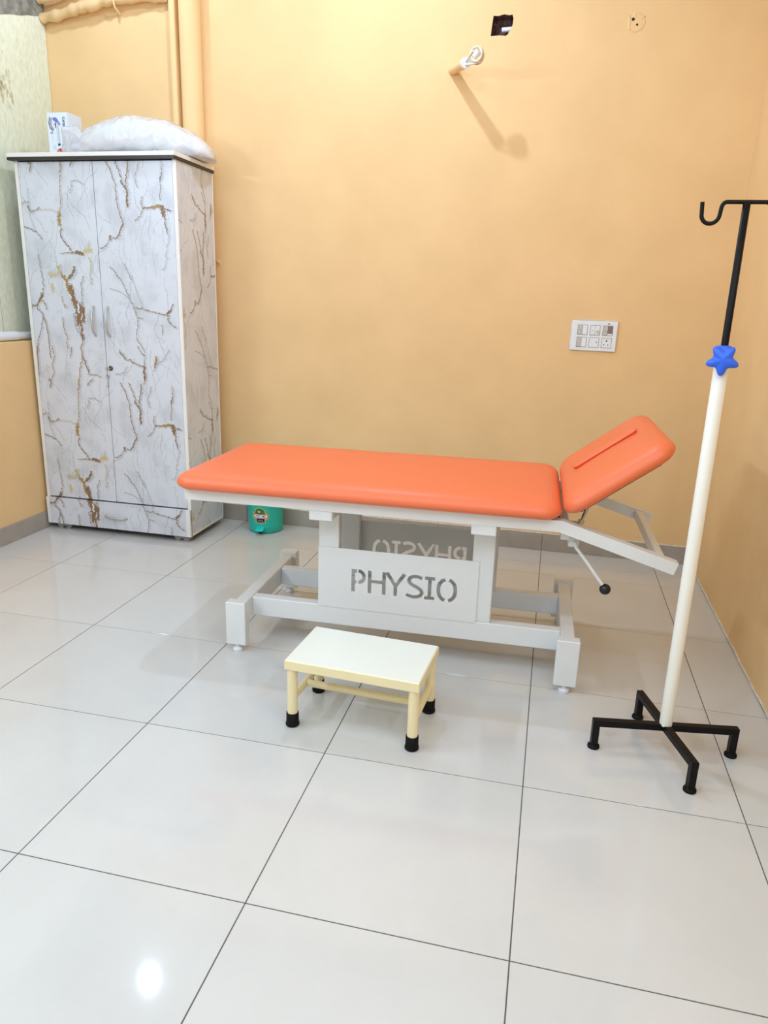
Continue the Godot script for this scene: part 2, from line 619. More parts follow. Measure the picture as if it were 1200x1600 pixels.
func room() -> void:
	var w := CSGBox3D.new()
	w.name = "wall_back"
	w.set_meta("kind", "structure")
	w.size = Vector3(4.4, CEIL + 0.3, 0.2)
	w.position = Vector3(0.15, CEIL / 2, Z0 - 0.1)
	w.material = M.wall
	var cut := CSGPolygon3D.new()
	cut.name = "socket_hole_cut"
	cut.operation = CSGShape3D.OPERATION_SUBTRACTION
	var poly := PackedVector2Array()
	for p in [[0.736, 2.687], [0.76, 2.685], [0.787, 2.691], [0.812, 2.686], [0.827, 2.688], [0.833, 2.672], [0.831, 2.647], [0.826, 2.63], [0.818, 2.622], [0.812, 2.607], [0.802, 2.599], [0.77, 2.602], [0.728, 2.601], [0.731, 2.641]]:
		poly.append(Vector2(p[0] - 0.15, p[1] - CEIL / 2))
	poly.reverse()
	cut.polygon = poly
	cut.depth = 0.1
	cut.position = Vector3(0, 0, 0.14)
	cut.material = M.hole
	w.add_child(cut)
	add_child(w)
	var r := setting("wall_right")
	bx("plaster", r, X1, X1 + 0.15, -0.1, CEIL + 0.1, Z0, Z1 + 0.15, M.wall, 0.001)
	var edge_path := []
	for i in 90:
		var z := lerpf(Z0 + 0.02, Z1, i / 89.0)
		edge_path.append(Vector3(X1 - 0.001 - absf(noise.get_noise_2d(z * 300, 3)) * 0.006, 0.006 + noise.get_noise_2d(z * 260, 9) * 0.004, z))
	pipe("plaster_edge", r, edge_path, 0.0055, M.raw_plaster, 6)
	var f := setting("wall_front")
	bx("plaster", f, X0 - 0.3, X1, -0.1, CEIL + 0.1, Z1, Z1 + 0.15, M.ceiling, 0.001)
	var l := setting("wall_left")
	bx("lower_wall", l, X0 - 0.25, X0, -0.1, 1.073, Z0, Z1, M.wall, 0.004)
	bx("backing", l, X0 - 0.3, XR - 0.02, 1.0, CEIL + 0.1, Z0, Z1, M.underside, 0.001)
	# bare boards above the ledge, seams between them; raw cement shows over the painted part
	var seams := [Z0, -2.222, -1.3, -0.4, 0.5, 1.4, Z1]
	var worn := bx("board", l, XR - 0.02, XR, 1.073, 3.2, seams[0] + 0.0025, seams[1] - 0.0025, M.board_worn, 0.001)
	var arr := worn.mesh.surface_get_arrays(0)
	var uvs := PackedVector2Array()
	for v in arr[Mesh.ARRAY_VERTEX]:
		uvs.append(Vector2(0.5 + v.z / 0.573, 0.5 - v.y / 2.127))
	arr[Mesh.ARRAY_TEX_UV] = uvs
	var am := ArrayMesh.new()
	am.add_surface_from_arrays(Mesh.PRIMITIVE_TRIANGLES, arr)
	worn.mesh = am
	var cement := PackedVector2Array([Vector2(-2.8, 2.797), Vector2(-2.72, 2.772), Vector2(-2.66, 2.757), Vector2(-2.6, 2.735), Vector2(-2.52, 2.715), Vector2(-2.443, 2.688), Vector2(-2.2225, 2.64), Vector2(-2.2225, CEIL), Vector2(-2.8, CEIL)])
	var cm := put("cement_smear", finish(prism(cement, -0.0015, 0.0025)), M.raw, l, Vector3(XR, 0, 0))
	cm.rotation.y = -PI / 2
	for i in range(1, seams.size() - 1):
		bx("board", l, XR - 0.02, XR, 1.073, 2.74 + 0.012 * (i % 2), seams[i] + 0.0025, seams[i + 1] - 0.0025, M.board, 0.001)
		bx("raw_patch", l, XR - 0.02, XR - 0.004, 2.755, CEIL, seams[i], seams[i + 1], M.raw, 0.001)
	var c := setting("ceiling")
	bx("slab", c, X0 - 0.3, X1 + 0.15, CEIL, CEIL + 0.15, Z0 - 0.2, Z1 + 0.15, M.ceiling, 0.001)
	# floor: every tile a piece of its own over the dark joint bed
	var fl := setting("floor")
	bx("joint_bed", fl, X0 - 0.3, X1 + 0.15, -0.12, -0.0011, Z0 - 0.2, Z1 + 0.15, M.grout, 0.001)
	var xs := [X0 + 0.002, -1.2, -0.6, 0.0, 0.6, 1.2, 1.8, X1 - 0.002]
	var zs := [Z0 + 0.002, -2.57, -2.4, -1.8, -1.2, -0.6, 0.0, 0.6, 1.2, 1.8, 2.4, Z1 - 0.002]
	var shared := {}
	rng.seed = 5
	var g := 0.0015
	for i in xs.size() - 1:
		for k in zs.size() - 1:
			var size := Vector3(xs[i + 1] - xs[i] - 2 * g, 0.012, zs[k + 1] - zs[k] - 2 * g)
			var key := str(size.snapped(Vector3.ONE * 0.0005))
			if not shared.has(key):
				shared[key] = finish(chamfered(size, 0.0007))
			put("tile", shared[key], M.tiles[rng.randi() % 3], fl, Vector3((xs[i] + xs[i + 1]) / 2, -0.006, (zs[k] + zs[k + 1]) / 2))
	var bb := setting("baseboard_back")
	var bxs := [X0 + 0.012, -0.6, 0.0, 0.6, 1.2, 1.8, X1 - 0.001]
	for i in bxs.size() - 1:
		bx("skirting_tile", bb, bxs[i] + 0.001, bxs[i + 1] - 0.001, 0.0, 0.1, Z0 - 0.01, Z0 + 0.012, M.skirting, 0.001)
	var ridge := []
	for i in 80:
		var x := lerpf(X0 + 0.02, X1 - 0.01, i / 79.0)
		ridge.append(Vector3(x, 0.102 + noise.get_noise_2d(x * 200, 1) * 0.004, Z0 + 0.004))
	pipe("plaster_edge", bb, ridge, 0.006, M.raw_plaster, 6)
	var bl := setting("baseboard_left")
	var bzs := [Z0 + 0.013, -2.4, -1.8, -1.2, -0.6, 0.0, 0.6, 1.2, 1.8, 2.4, Z1]
	for i in bzs.size() - 1:
		bx("skirting_tile", bl, X0 - 0.01, X0 + 0.01, 0.0, 0.1, bzs[i] + 0.001, bzs[i + 1] - 0.001, M.skirting, 0.001)

func tube(at: Vector3, turn: float, energy: float, label: String) -> void:
	# wall-mounted tube light: batten, two end caps and the glowing tube
	var t := thing("tube_light", label, "light", at, turn)
	t.set_meta("origin", Vector3.ZERO)
	bx("batten", t, -0.62, 0.62, -0.03, 0.03, 0.0, 0.035, M.lamp_frame, 0.004)
	for s in [-1.0, 1.0]:
		bx("end_cap", t, s * 0.6 - 0.012, s * 0.6 + 0.012, -0.022, 0.022, 0.035, 0.075, M.lamp_frame, 0.003)
	put("light_tube", finish(sweep([Vector3(-0.59, 0, 0.056), Vector3(0.59, 0, 0.056)], 0.014, 14)), M.lamp_glow, t)
	var o := AreaLight3D.new()
	o.name = "glow"
	o.light_color = Color8(203, 227, 255)
	o.light_energy = energy
	o.area_size = Vector2(1.18, 0.03)
	o.area_range = 14.0
	o.area_attenuation = 2.0
	o.shadow_enabled = true
	o.position = Vector3(0, 0, 0.078)
	o.rotation.y = PI
	t.add_child(o)

func lamp(at: Vector3, energy: float, label: String) -> void:
	# round ceiling light: rim, glowing lens and the light it gives
	var t := thing("ceiling_light", label, "light", at)
	put("rim", finish(lathe([[0.05, -0.008, 3], [0.058, -0.02, 3], [0.075, -0.012, 3], [0.075, 0.0, 3]], 28)), M.lamp_frame, t)
	put("light_lens", finish(lathe([[0.0, -0.018, 1], [0.035, -0.016, 1], [0.05, -0.01, 1]], 24)), M.lamp_glow, t)
	var o := SpotLight3D.new()
	o.name = "glow"
	o.light_color = Color8(203, 227, 255)
	o.light_energy = energy
	o.light_size = 0.03
	o.spot_range = 12.0
	o.spot_attenuation = 2.0
	o.spot_angle = 86.0
	o.spot_angle_attenuation = 0.15
	o.rotation.x = -PI / 2
	o.shadow_enabled = true
	o.position = Vector3(0, -0.06, 0)
	t.add_child(o)

# ---------------------------------------------------------------- the couch
func letter_lines() -> Array:
	# PHYSIO as stencil strokes, in metres on the panel
	var L := []
	L.append([0.4965, 0.26, 0.4965, 0.352])
	L.append([0.4965, 0.3455, 0.511, 0.3455])
	L.append([0.4965, 0.301, 0.509, 0.301])
	L.append([0.516, 0.3455, 0.524, 0.3452, 0.532, 0.3405, 0.537, 0.333, 0.5385, 0.3235, 0.537, 0.314, 0.532, 0.306, 0.524, 0.3015, 0.516, 0.301])
	L.append([0.561, 0.26, 0.561, 0.352])
	L.append([0.617, 0.26, 0.617, 0.352])
	L.append([0.561, 0.309, 0.617, 0.309])
	L.append([0.6275, 0.352, 0.6615, 0.3])
	L.append([0.6955, 0.352, 0.6615, 0.3])
	L.append([0.6615, 0.307, 0.6615, 0.26])
	L.append([0.763, 0.341, 0.748, 0.3475, 0.731, 0.3475, 0.717, 0.341, 0.7125, 0.33, 0.717, 0.319, 0.731, 0.3105, 0.748, 0.303, 0.7605, 0.294, 0.764, 0.283, 0.758, 0.272, 0.745, 0.266, 0.73, 0.2645, 0.715, 0.267, 0.704, 0.2725])
	L.append([0.7925, 0.26, 0.7925, 0.352])
	L.append([0.7735, 0.3455, 0.8115, 0.3455])
	L.append([0.7735, 0.2665, 0.8115, 0.2665])
	for s in [-1.0, 1.0]:
		var o := []
		for p in [[0.007, 0.347], [0.018, 0.342], [0.027, 0.331], [0.031, 0.317], [0.032, 0.305], [0.031, 0.293], [0.027, 0.28], [0.018, 0.269], [0.007, 0.264]]:
			o.append(0.8575 + p[0] * s)
			o.append(p[1])
		L.append(o)
	return L

func stencil_panel(called: String, parent: Node3D, z: float, mirrored: bool) -> void:
	var o: Vector3 = parent.get_meta("origin")
	var c := Vector3(0.6645, 0.3085, z)
	var b := CSGBox3D.new()
	b.name = called
	b.size = Vector3(0.615, 0.245, 0.003)
	b.position = c - o
	b.material = M.couch_paint
	for line in letter_lines():
		var pts := PackedVector2Array()
		for i in range(0, line.size(), 2):
			var x: float = line[i] - 0.691
			pts.append(Vector2((-x if mirrored else x) + 0.691 - c.x, line[i + 1] - c.y))
		var join := Geometry2D.JOIN_ROUND if line.size() > 8 else Geometry2D.JOIN_MITER
		for poly in Geometry2D.offset_polyline(pts, 0.0069, join, Geometry2D.END_BUTT):
			var cut := CSGPolygon3D.new()
			cut.name = "letter_cut"
			cut.operation = CSGShape3D.OPERATION_SUBTRACTION
			cut.polygon = poly
			cut.depth = 0.02
			cut.position.z = 0.01
			cut.material = M.couch_paint
			b.add_child(cut, true)
	parent.add_child(b, true)

func couch() -> void:
	var o := Vector3(0.68, 0, -1.475)
	var t := thing("treatment_couch", "white steel treatment couch with orange vinyl pads and raised headrest", "couch", o, deg_to_rad(1.3))
	var p: StandardMaterial3D = M.couch_paint
	# base: cross feet with end blocks, two long rails
	for x in [0.058, 1.31]:
		bx("cross_foot", t, x - 0.025, x + 0.025, 0.112, 0.192, -1.775, -1.185, p, 0.003)
		for z in [[-1.197, -1.155], [-1.82, -1.772]]:
			var blk := bx("foot_block", t, x - 0.04, x + 0.04, 0.03, 0.207, z[0], z[1], p, 0.003)
			var lb := put("glide", finish(lathe([[0.0, 0.0, 2], [0.018, 0.0, 3], [0.02, 0.004, 3], [0.02, 0.014, 3], [0.011, 0.018, 3], [0.011, 0.032, 3]], 18)), M.pvc, blk, Vector3(0, -0.1185, 0))
			lb.set_meta("label", "round white plastic glide")
	bx("base_rail", t, 0.083, 1.285, 0.112, 0.190, -1.315, -1.27, p, 0.003)
	bx("base_rail", t, 0.083, 1.285, 0.112, 0.190, -1.655, -1.61, p, 0.003)
	for x in [[0.357, 0.437], [0.945, 1.025]]:
		bx("post", t, x[0], x[1], 0.190, 0.568, -1.312, -1.272, p, 0.003)
		bx("post", t, x[0], x[1], 0.190, 0.568, -1.652, -1.612, p, 0.003)
		bx("cross_tube", t, x[0] - 0.004, x[1] + 0.003, 0.567, 0.606, -1.803, -1.157, p, 0.003)
	stencil_panel("name_panel", t, -1.2695, false)
	stencil_panel("name_panel", t, -1.6545, true)
	# upper frame: bent side rails
	var side := PackedVector2Array()
	for q in [[-0.13, 0.645], [1.243, 0.645], [1.632, 0.531], [1.62, 0.49], [1.238, 0.604], [-0.13, 0.605]]:
		side.append(Vector2(q[0], q[1]) - Vector2(o.x, 0))
	for z in [[-1.195, -1.155], [-1.805, -1.765]]:
		put("side_rail", finish(prism(side, z[0] - o.z, z[1] - o.z)), p, t)
	bx("end_bar", t, -0.13, -0.092, 0.606, 0.644, -1.766, -1.194, p, 0.003)
	bx("hinge_bar", t, 1.245, 1.278, 0.566, 0.603, -1.766, -1.194, p, 0.003)
	var eb := bx("end_bar", t, 1.56, 1.592, 0.513, 0.543, -1.766, -1.194, p, 0.003)
	eb.rotation.z = deg_to_rad(-16.5)
	bx("base_board", t, -0.12, 1.238, 0.636, 0.647, -1.764, -1.196, M.underside, 0.002)
	# pads
	var prof := [[0.05, 0.0], [0.02, 0.005], [0.006, 0.015], [0.0, 0.026], [0.003, 0.038], [0.012, 0.05], [0.026, 0.060], [0.046, 0.0665], [0.075, 0.0705], [0.12, 0.073], [0.2, 0.0745], [0.3, 0.075]]
	var pm := put("mattress_pad", finish(pad(1.402, 0.708, 0.07, prof, 8)), M.vinyl, t, Vector3(0.541, 0.6465, -1.4575) - o)
	pm.set_meta("label", "orange vinyl mattress pad")
	var hp := [[0.05, 0.0], [0.02, 0.005], [0.006, 0.015], [0.0, 0.026], [0.003, 0.038], [0.012, 0.05], [0.026, 0.060], [0.046, 0.0665], [0.075, 0.0705], [0.12, 0.073], [0.17, 0.0745]]
	var tilt := deg_to_rad(37.5)
	var hinge := Vector3(1.262, 0.655, -1.4575)
	var head := put("headrest_pad", finish(pad(0.405, 0.708, 0.07, hp, 8)), M.vinyl, t, hinge + Vector3(cos(tilt), sin(tilt), 0) * 0.2065 - o)
	head.rotation.z = tilt
	head.set_meta("label", "orange vinyl headrest pad tilted up")
	var plug := put("nose_plug", finish(pad(0.262, 0.05, 0.025, [[0.006, -0.01], [0.006, 0.0035], [0.001, 0.005], [0.0, 0.008], [0.002, 0.0115], [0.007, 0.014], [0.014, 0.015], [0.022, 0.0152]], 8)), M.vinyl, head, Vector3(0.005, 0.072, 0.0))
	plug.set_meta("label", "long padded breathing-hole plug")
	var hb := bx("headrest_board", t, 1.30, 1.60, 0.63, 0.642, -1.74, -1.18, M.underside, 0.002)
	hb.position = hinge + Vector3(cos(tilt) * 0.195 + sin(tilt) * 0.005, sin(tilt) * 0.195 - cos(tilt) * 0.005, 0) - o
	hb.rotation.z = tilt
	# headrest stay and release lever
	pipe("stay_rod", t, [Vector3(1.377, 0.725, -1.43), Vector3(1.298, 0.50, -1.40)], 0.006, M.chrome, 10)
	pipe("stay_sleeve", t, [Vector3(1.327, 0.583, -1.412), Vector3(1.296, 0.495, -1.40)], 0.011, M.chrome, 12)
	bx("stay_bracket", t, 1.275, 1.312, 0.535, 0.575, -1.42, -1.22, p, 0.003)
	var lever := pipe("release_lever", t, [Vector3(1.296, 0.557, -1.215), Vector3(1.302, 0.538, -1.212), Vector3(1.335, 0.5, -1.205), Vector3(1.405, 0.413, -1.195)], 0.006, p, 10)
	var ball := []
	for i in 13:
		var a := -PI / 2 + PI * i / 12
		ball.append([cos(a) * 0.0195, sin(a) * 0.0195])
	var kn := put("ball_knob", finish(lathe(ball, 20)), M.black_plastic, lever, Vector3(1.413, 0.402, -1.194) - o)
	kn.set_meta("label", "black ball knob")

# ---------------------------------------------------------------- stool, stand, bin
func stool() -> void:
	var o := Vector3(0.66, 0, -0.822)
	var t := thing("step_stool", "small cream metal step stool with white top and black rubber feet", "stool", o, deg_to_rad(-3.7))
	t.set_meta("origin", Vector3.ZERO)
	var w := 0.221
	var d := 0.134
	bx("top_sheet", t, -w, w, 0.206, 0.238, -d, d, M.cream, 0.002)
	var sheet := bx("top_cover", t, -w + 0.003, w - 0.003, 0.236, 0.2395, -d + 0.003, d - 0.003, M.stool_top, 0.001)
	sheet.set_meta("label", "glossy white step surface")
	for sx in [-1.0, 1.0]:
		for sz in [-1.0, 1.0]:
			var c := Vector3(sx * (w - 0.02), 0, sz * (d - 0.02))
			var leg := put("leg", finish(lathe([[0.0, 0.012, 2], [0.0168, 0.012, 3], [0.0168, 0.207, 3]], 20)), M.cream, t, c)
			var ft := put("rubber_foot", finish(lathe([[0.0, 0.0, 2], [0.019, 0.0, 3], [0.0225, 0.003, 3], [0.0225, 0.01, 3], [0.0205, 0.014, 4], [0.0202, 0.046, 4], [0.0168, 0.047, 2]], 20)), M.rubber, leg)
			ft.set_meta("label", "black rubber foot")
		pipe("side_stretcher", t, [Vector3(sx * (w - 0.02), 0.098, -d + 0.025), Vector3(sx * (w - 0.02), 0.098, d - 0.025)], 0.0125, M.cream, 14)
	pipe("long_stretcher", t, [Vector3(-w + 0.02, 0.096, 0.004), Vector3(w - 0.02, 0.096, 0.004)], 0.0125, M.cream, 14)

func stand() -> void:
	var o := Vector3(1.617, 0, -0.895)
	var t := thing("drip_stand", "white pole drip stand with black cross base, black hooks and blue star knob", "drip stand", o)
	for k in 2:
		var ln: float = [0.212, 0.193][k]
		var st := start()
		var h := 0.011
		chamfered(Vector3(ln * 2 + 0.022, 0.022, 0.022), 0.0015, st, Vector3(0, 0.089 - 0.0006 * k, 0))
		for s in [-1.0, 1.0]:
			chamfered(Vector3(0.0215, 0.066, 0.0215), 0.0015, st, Vector3(s * ln, 0.047, 0))
		var arm := put("base_arm", finish(st), M.stand_black, t)
		arm.rotation.y = [atan2(0.16, 0.987), atan2(-0.96, 0.28)][k]
		for s in [-1.0, 1.0]:
			put("foot_pad", finish(lathe([[0.0, 0.0, 2], [0.0185, 0.0, 3], [0.019, 0.005, 3], [0.018, 0.009, 3], [0.011, 0.011, 3], [0.011, 0.017, 3]], 20)), M.rubber, arm, Vector3(s * ln, 0, 0))
	put("pole", finish(lathe([[0.0, 0.096, 2], [0.019, 0.096, 3], [0.019, 1.232, 3], [0.016, 1.236, 3], [0.0, 1.236, 2]], 28)), M.stand_white, t)
	var rod := put("rod", finish(lathe([[0.0, 1.2, 2], [0.0095, 1.2, 3], [0.0095, 1.606, 3], [0.0, 1.606, 2]], 18)), M.stand_black, t)
	rod.set_meta("label", "thin black telescopic rod")
	put("collar", finish(lathe([[0.0095, 1.222, 2], [0.02, 1.222, 3], [0.0215, 1.228, 3], [0.0205, 1.247, 3], [0.0145, 1.25, 3], [0.0095, 1.25, 2]], 24)), M.blue_knob, t)
	var star := PackedVector2Array()
	for i in 60:
		var a := -PI / 2 + TAU * i / 60
		var k := pow(cos(5.0 * (a + PI / 2)) * 0.5 + 0.5, 1.25)
		var rr := lerpf(0.0258, 0.042, k)
		star.append(Vector2(cos(a), sin(a)) * rr)
	var st2 := start()
	var small := PackedVector2Array()
	for q in star:
		small.append(q * 0.9)
	# rounded star head: middle slab, then a domed face on the near side
	for i in star.size():
		var j := (i + 1) % star.size()
		var a := Vector3(star[i].x, star[i].y, 0)
		var b := Vector3(star[j].x, star[j].y, 0)
		var mid := (a + b) / 2
		quad(st2, a, b, b + Vector3(0, 0, 0.011), a + Vector3(0, 0, 0.011), mid, 1)
		var a2 := Vector3(small[i].x, small[i].y, 0.016)
		var b2 := Vector3(small[j].x, small[j].y, 0.016)
		quad(st2, a + Vector3(0, 0, 0.011), b + Vector3(0, 0, 0.011), b2, a2, mid + Vector3(0, 0, 0.02), 1)
		tri(st2, Vector3(0, 0, 0.0185), a2, b2, Vector3.BACK, 1)
		tri(st2, Vector3.ZERO, a, b, Vector3.FORWARD, 2)
	var kb := put("star_knob", finish(st2), M.blue_knob, t, Vector3(-0.004, 1.213, 0.024))
	kb.rotation.y = deg_to_rad(-12)
	kb.set_meta("label", "blue star-shaped plastic clamp knob")
	put("knob_screw", finish(sweep([Vector3(-0.002, 1.213, 0.012), Vector3(-0.004, 1.213, 0.026)], 0.007, 10)), M.steel, t)
	# cross bar ending in two hooks
	var path := []
	path.append_array([Vector3(-0.107, 0.0, 0), Vector3(-0.105, -0.028, 0)])
	path.append_array(arc(Vector3(-0.083, -0.03, 0), Vector3.LEFT, Vector3.DOWN, 0.022, 0.1, PI - 0.15, 10))
	path.append_array([Vector3(-0.059, -0.012, 0)])
	path.append_array(arc(Vector3(-0.046, -0.012, 0), Vector3.LEFT, Vector3.UP, 0.0125, 0.2, PI / 2, 5))
	var mirror := []
	for q in path:
		mirror.push_front(Vector3(-q.x, q.y, q.z))
	path.append_array(mirror)
	var hk := put("hook_bar", finish(sweep(path, 0.0053, 12)), M.stand_black, t, Vector3(0, 1.606, 0))
	hk.rotation.y = deg_to_rad(2)

func bin() -> void:
	var o := Vector3(-0.428, 0, -2.672)
	var t := thing("pedal_bin", "teal plastic pedal bin with round sticker under the couch by the wall", "bin", o, deg_to_rad(4))
	t.set_meta("origin", Vector3.ZERO)
	put("bucket", finish(lathe([[0.0, 0.002, 2], [0.096, 0.002, 3], [0.1, 0.006, 3], [0.1005, 0.03, 3], [0.1015, 0.034, 3], [0.1015, 0.038, 3], [0.1005, 0.042, 3], [0.114, 0.28, 3], [0.117, 0.282, 3], [0.117, 0.29, 3]], 40)), M.teal, t)
	put("lid", finish(lathe([[0.105, 0.288, 2], [0.119, 0.288, 3], [0.119, 0.302, 3], [0.1, 0.322, 1], [0.06, 0.334, 1], [0.0, 0.338, 1]], 40)), M.teal, t)
	var pd := put("pedal", finish(pad(0.052, 0.05, 0.012, [[0.002, 0.0], [0.0, 0.002], [0.0, 0.006], [0.004, 0.01], [0.012, 0.011]], 5)), M.teal_light, t, Vector3(0, 0.03, 0.115))
	pd.rotation.x = deg_to_rad(14)
	bx("pedal_slot", t, -0.012, 0.012, 0.003, 0.032, 0.09, 0.1035, M.dark_slot, 0.001)
	# sticker bent round the bucket
	var st := start()
	for i in 10:
		for k in 4:
			var uv := []
			var ps := []
			for c in [[0, 0], [1, 0], [1, 1], [0, 1]]:
				var u: float = (i + c[0]) / 10.0
				var v: float = (k + c[1]) / 4.0
				var y := lerpf(0.165, 0.063, v)
				var r := 0.1005 + (y - 0.042) * (0.0135 / 0.238) + 0.0007
				var a := lerpf(-0.49, 0.49, u)
				ps.append(Vector3(sin(a) * r, y, cos(a) * r))
				uv.append(Vector2(u, v))
			for f in [[0, 1, 2], [0, 2, 3]]:
				for n in f:
					st.set_smooth_group(1)
					st.set_uv(uv[n])
					st.add_vertex(ps[n])
	put("sticker", finish(st), M.sticker, t)

# ---------------------------------------------------------------- wardrobe and what lies on it
var side_uv := false

func panel(called: String, parent: Node3D, x0: float, x1: float, y0: float, y1: float, z0: float, z1: float, mat: Material, b := 0.001) -> MeshInstance3D:
	# like bx, but its texture runs on across neighbouring panels
	var o: Vector3 = parent.get_meta("origin")
	var st := chamfered(Vector3(x1 - x0, y1 - y0, z1 - z0), b, null, Vector3((x0 + x1) / 2, (y0 + y1) / 2, (z0 + z1) / 2) - o)
	var mesh := finish(st)
	if side_uv:
		var arr := mesh.surface_get_arrays(0)
		var vs: PackedVector3Array = arr[Mesh.ARRAY_VERTEX]
		var uvs := PackedVector2Array()
		for v in vs:
			uvs.append(Vector2(-v.z + 0.12, v.y + 0.31))
		arr[Mesh.ARRAY_TEX_UV] = uvs
		mesh = ArrayMesh.new()
		mesh.add_surface_from_arrays(Mesh.PRIMITIVE_TRIANGLES, arr)
	return put(called, mesh, mat, parent)

func pull(parent: Node3D, a: Vector3, b: Vector3, lift: float) -> void:
	# bent metal pull between two screw plates
	var o: Vector3 = Vector3.ZERO
	var h := put("handle", finish(sweep([a, a + Vector3(0, 0, lift * 0.5) + (b - a) * 0.06, a + Vector3(0, 0, lift) + (b - a) * 0.17, a + Vector3(0, 0, lift * 1.1) + (b - a) * 0.5, a + Vector3(0, 0, lift) + (b - a) * 0.83, a + Vector3(0, 0, lift * 0.5) + (b - a) * 0.94, b], 0.006, 10, true, [0.005, 0.005, 0.0065, 0.007, 0.0065, 0.005, 0.005])), M.steel, parent, o)
	h.set_meta("label", "brushed metal pull handle")
	for e in [a, b]:
		var plate := put("screw_plate", finish(chamfered(Vector3(0.014, 0.014, 0.004), 0.001)), M.steel, h, e + Vector3(0, 0, 0.002))
		plate.set_meta("label", "small screw plate of the handle")

func wardrobe() -> void:
	var o := Vector3(-1.1775, 0, -2.5)
	var t := thing("wardrobe", "tall two-door wardrobe with white marble-print laminate and gold veins", "wardrobe", o)
	M.marble.uv1_scale = Vector3(1 / 0.905, -1 / 1.105, 1)
	M.marble.uv1_offset = Vector3((o.x + 1.63) / 0.905, 1.98 / 1.105, 0)
	side_uv = true
	for x in [[-1.635, -1.615], [-0.741, -0.721]]:
		panel("side_panel", t, x[0], x[1], 0.036, 1.978, -2.705, -2.307, M.marble)
	side_uv = false
	for x in [[-1.635, -1.615], [-0.741, -0.721]]:
		panel("edge_band", t, x[0], x[1], 0.19, 1.978, -2.307, -2.302, M.edge_band, 0.0008)
	panel("edge_band", t, -0.7215, -0.7195, 0.036, 0.05, -2.704, -2.309, M.edge_band, 0.0005)
	panel("edge_band", t, -0.7215, -0.7195, 0.05, 1.978, -2.706, -2.697, M.edge_band, 0.0005)
	panel("back_panel", t, -1.633, -0.723, 0.04, 1.976, -2.706, -2.698, M.edge_band)
	panel("bottom_panel", t, -1.616, -0.74, 0.036, 0.054, -2.7, -2.31, M.underside)
	for d in [[-1.6135, -1.1845, -1.236], [-1.1815, -0.7425, -1.151]]:
		var door := panel("door", t, d[0], d[1], 0.1965, 1.974, -2.32, -2.303, M.marble)
		pull(door, Vector3(d[2], 1.265, -2.303) - o, Vector3(d[2] + 0.001, 1.118, -2.303) - o, 0.024)
		if d[0] > -1.3:
			var lock := put("lock", finish(lathe([[0.0, 0.0, 2], [0.012, 0.0, 3], [0.013, 0.004, 3], [0.0, 0.006, 3]], 18)), M.brass, door, Vector3(-1.158, 0.948, -2.303) - o)
			lock.rotation.x = PI / 2
			lock.set_meta("label", "round bronze door lock")
			# key in the lock and its spare hanging from the ring
			var st := start()
			var c := Vector3(-1.178, 0.946, -2.293) - o
			sweep(arc(c, Vector3.RIGHT, Vector3.UP, 0.0075, 0, TAU, 14), 0.0018, 6, false, [], 0.0, st)
			sweep([c + Vector3(0.006, 0, 0), c + Vector3(0.02, 0.001, -0.006)], 0.0022, 6, true, [], 0.0, st)
			var c2 := Vector3(-1.178, 0.905, -2.297) - o
			sweep(arc(c2, Vector3.RIGHT, Vector3.UP, 0.009, 0, TAU, 14), 0.0024, 6, false, [], 0.0, st)
			sweep([c2 + Vector3(0, -0.008, 0), c2 + Vector3(0, -0.06, 0)], 0.0024, 6, true, [], 0.0, st)
			sweep([c2 + Vector3(0, 0.008, 0), c + Vector3(0, -0.006, 0)], 0.0009, 5, true, [], 0.0, st)
			chamfered(Vector3(0.011, 0.012, 0.002), 0.0005, st, c2 + Vector3(-0.003, -0.054, 0))
			var key := put("keys", finish(st), M.steel, door)
			key.set_meta("label", "pair of small metal keys")
	var dr := panel("drawer", t, -1.634, -0.7225, 0.034, 0.1905, -2.306, -2.289, M.marble)
	panel("drawer_shadow_gap", t, -1.63, -0.7215, 0.038, 0.19, -2.311, -2.3055, M.underside)
	panel("edge_band", t, -0.747, -0.7220, 0.0345, 0.192, -2.2895, -2.2883, M.edge_band, 0.0004)
	panel("edge_band", t, -1.634, -1.614, 0.0345, 0.192, -2.2895, -2.2883, M.edge_band, 0.0004)
	pull(dr, Vector3(-1.252, 0.108, -2.289) - o, Vector3(-1.118, 0.106, -2.289) - o, 0.02)
	var top := panel("top_slab", t, -1.650, -0.712, 1.992, 2.012, -2.706, -2.272, M.edge_band, 0.001)
	panel("dark_edge", top_parent(top, o), -1.651, -0.711, 1.978, 1.9925, -2.7065, -2.271, M.dark_band, 0.001)
	for x in [-1.545, -0.79]:
		for z in [-2.335, -2.66]:
			var foot := PackedVector2Array()
			for q in [[-0.045, 0.036], [-0.048, 0.02], [-0.04, 0.006], [-0.034, 0.0], [-0.014, 0.0], [-0.012, 0.01], [0.0, 0.015], [0.012, 0.01], [0.014, 0.0], [0.034, 0.0], [0.04, 0.006], [0.048, 0.02], [0.045, 0.036]]:
				foot.append(Vector2(q[0], q[1]))
			var fm := put("foot", finish(prism(foot, -0.022, 0.022)), M.foot_grey, t, Vector3(x, 0, z) - o)
			fm.set_meta("label", "grey moulded plastic foot")

func top_parent(n: MeshInstance3D, o: Vector3) -> Node3D:
	n.set_meta("origin", o)
	return n

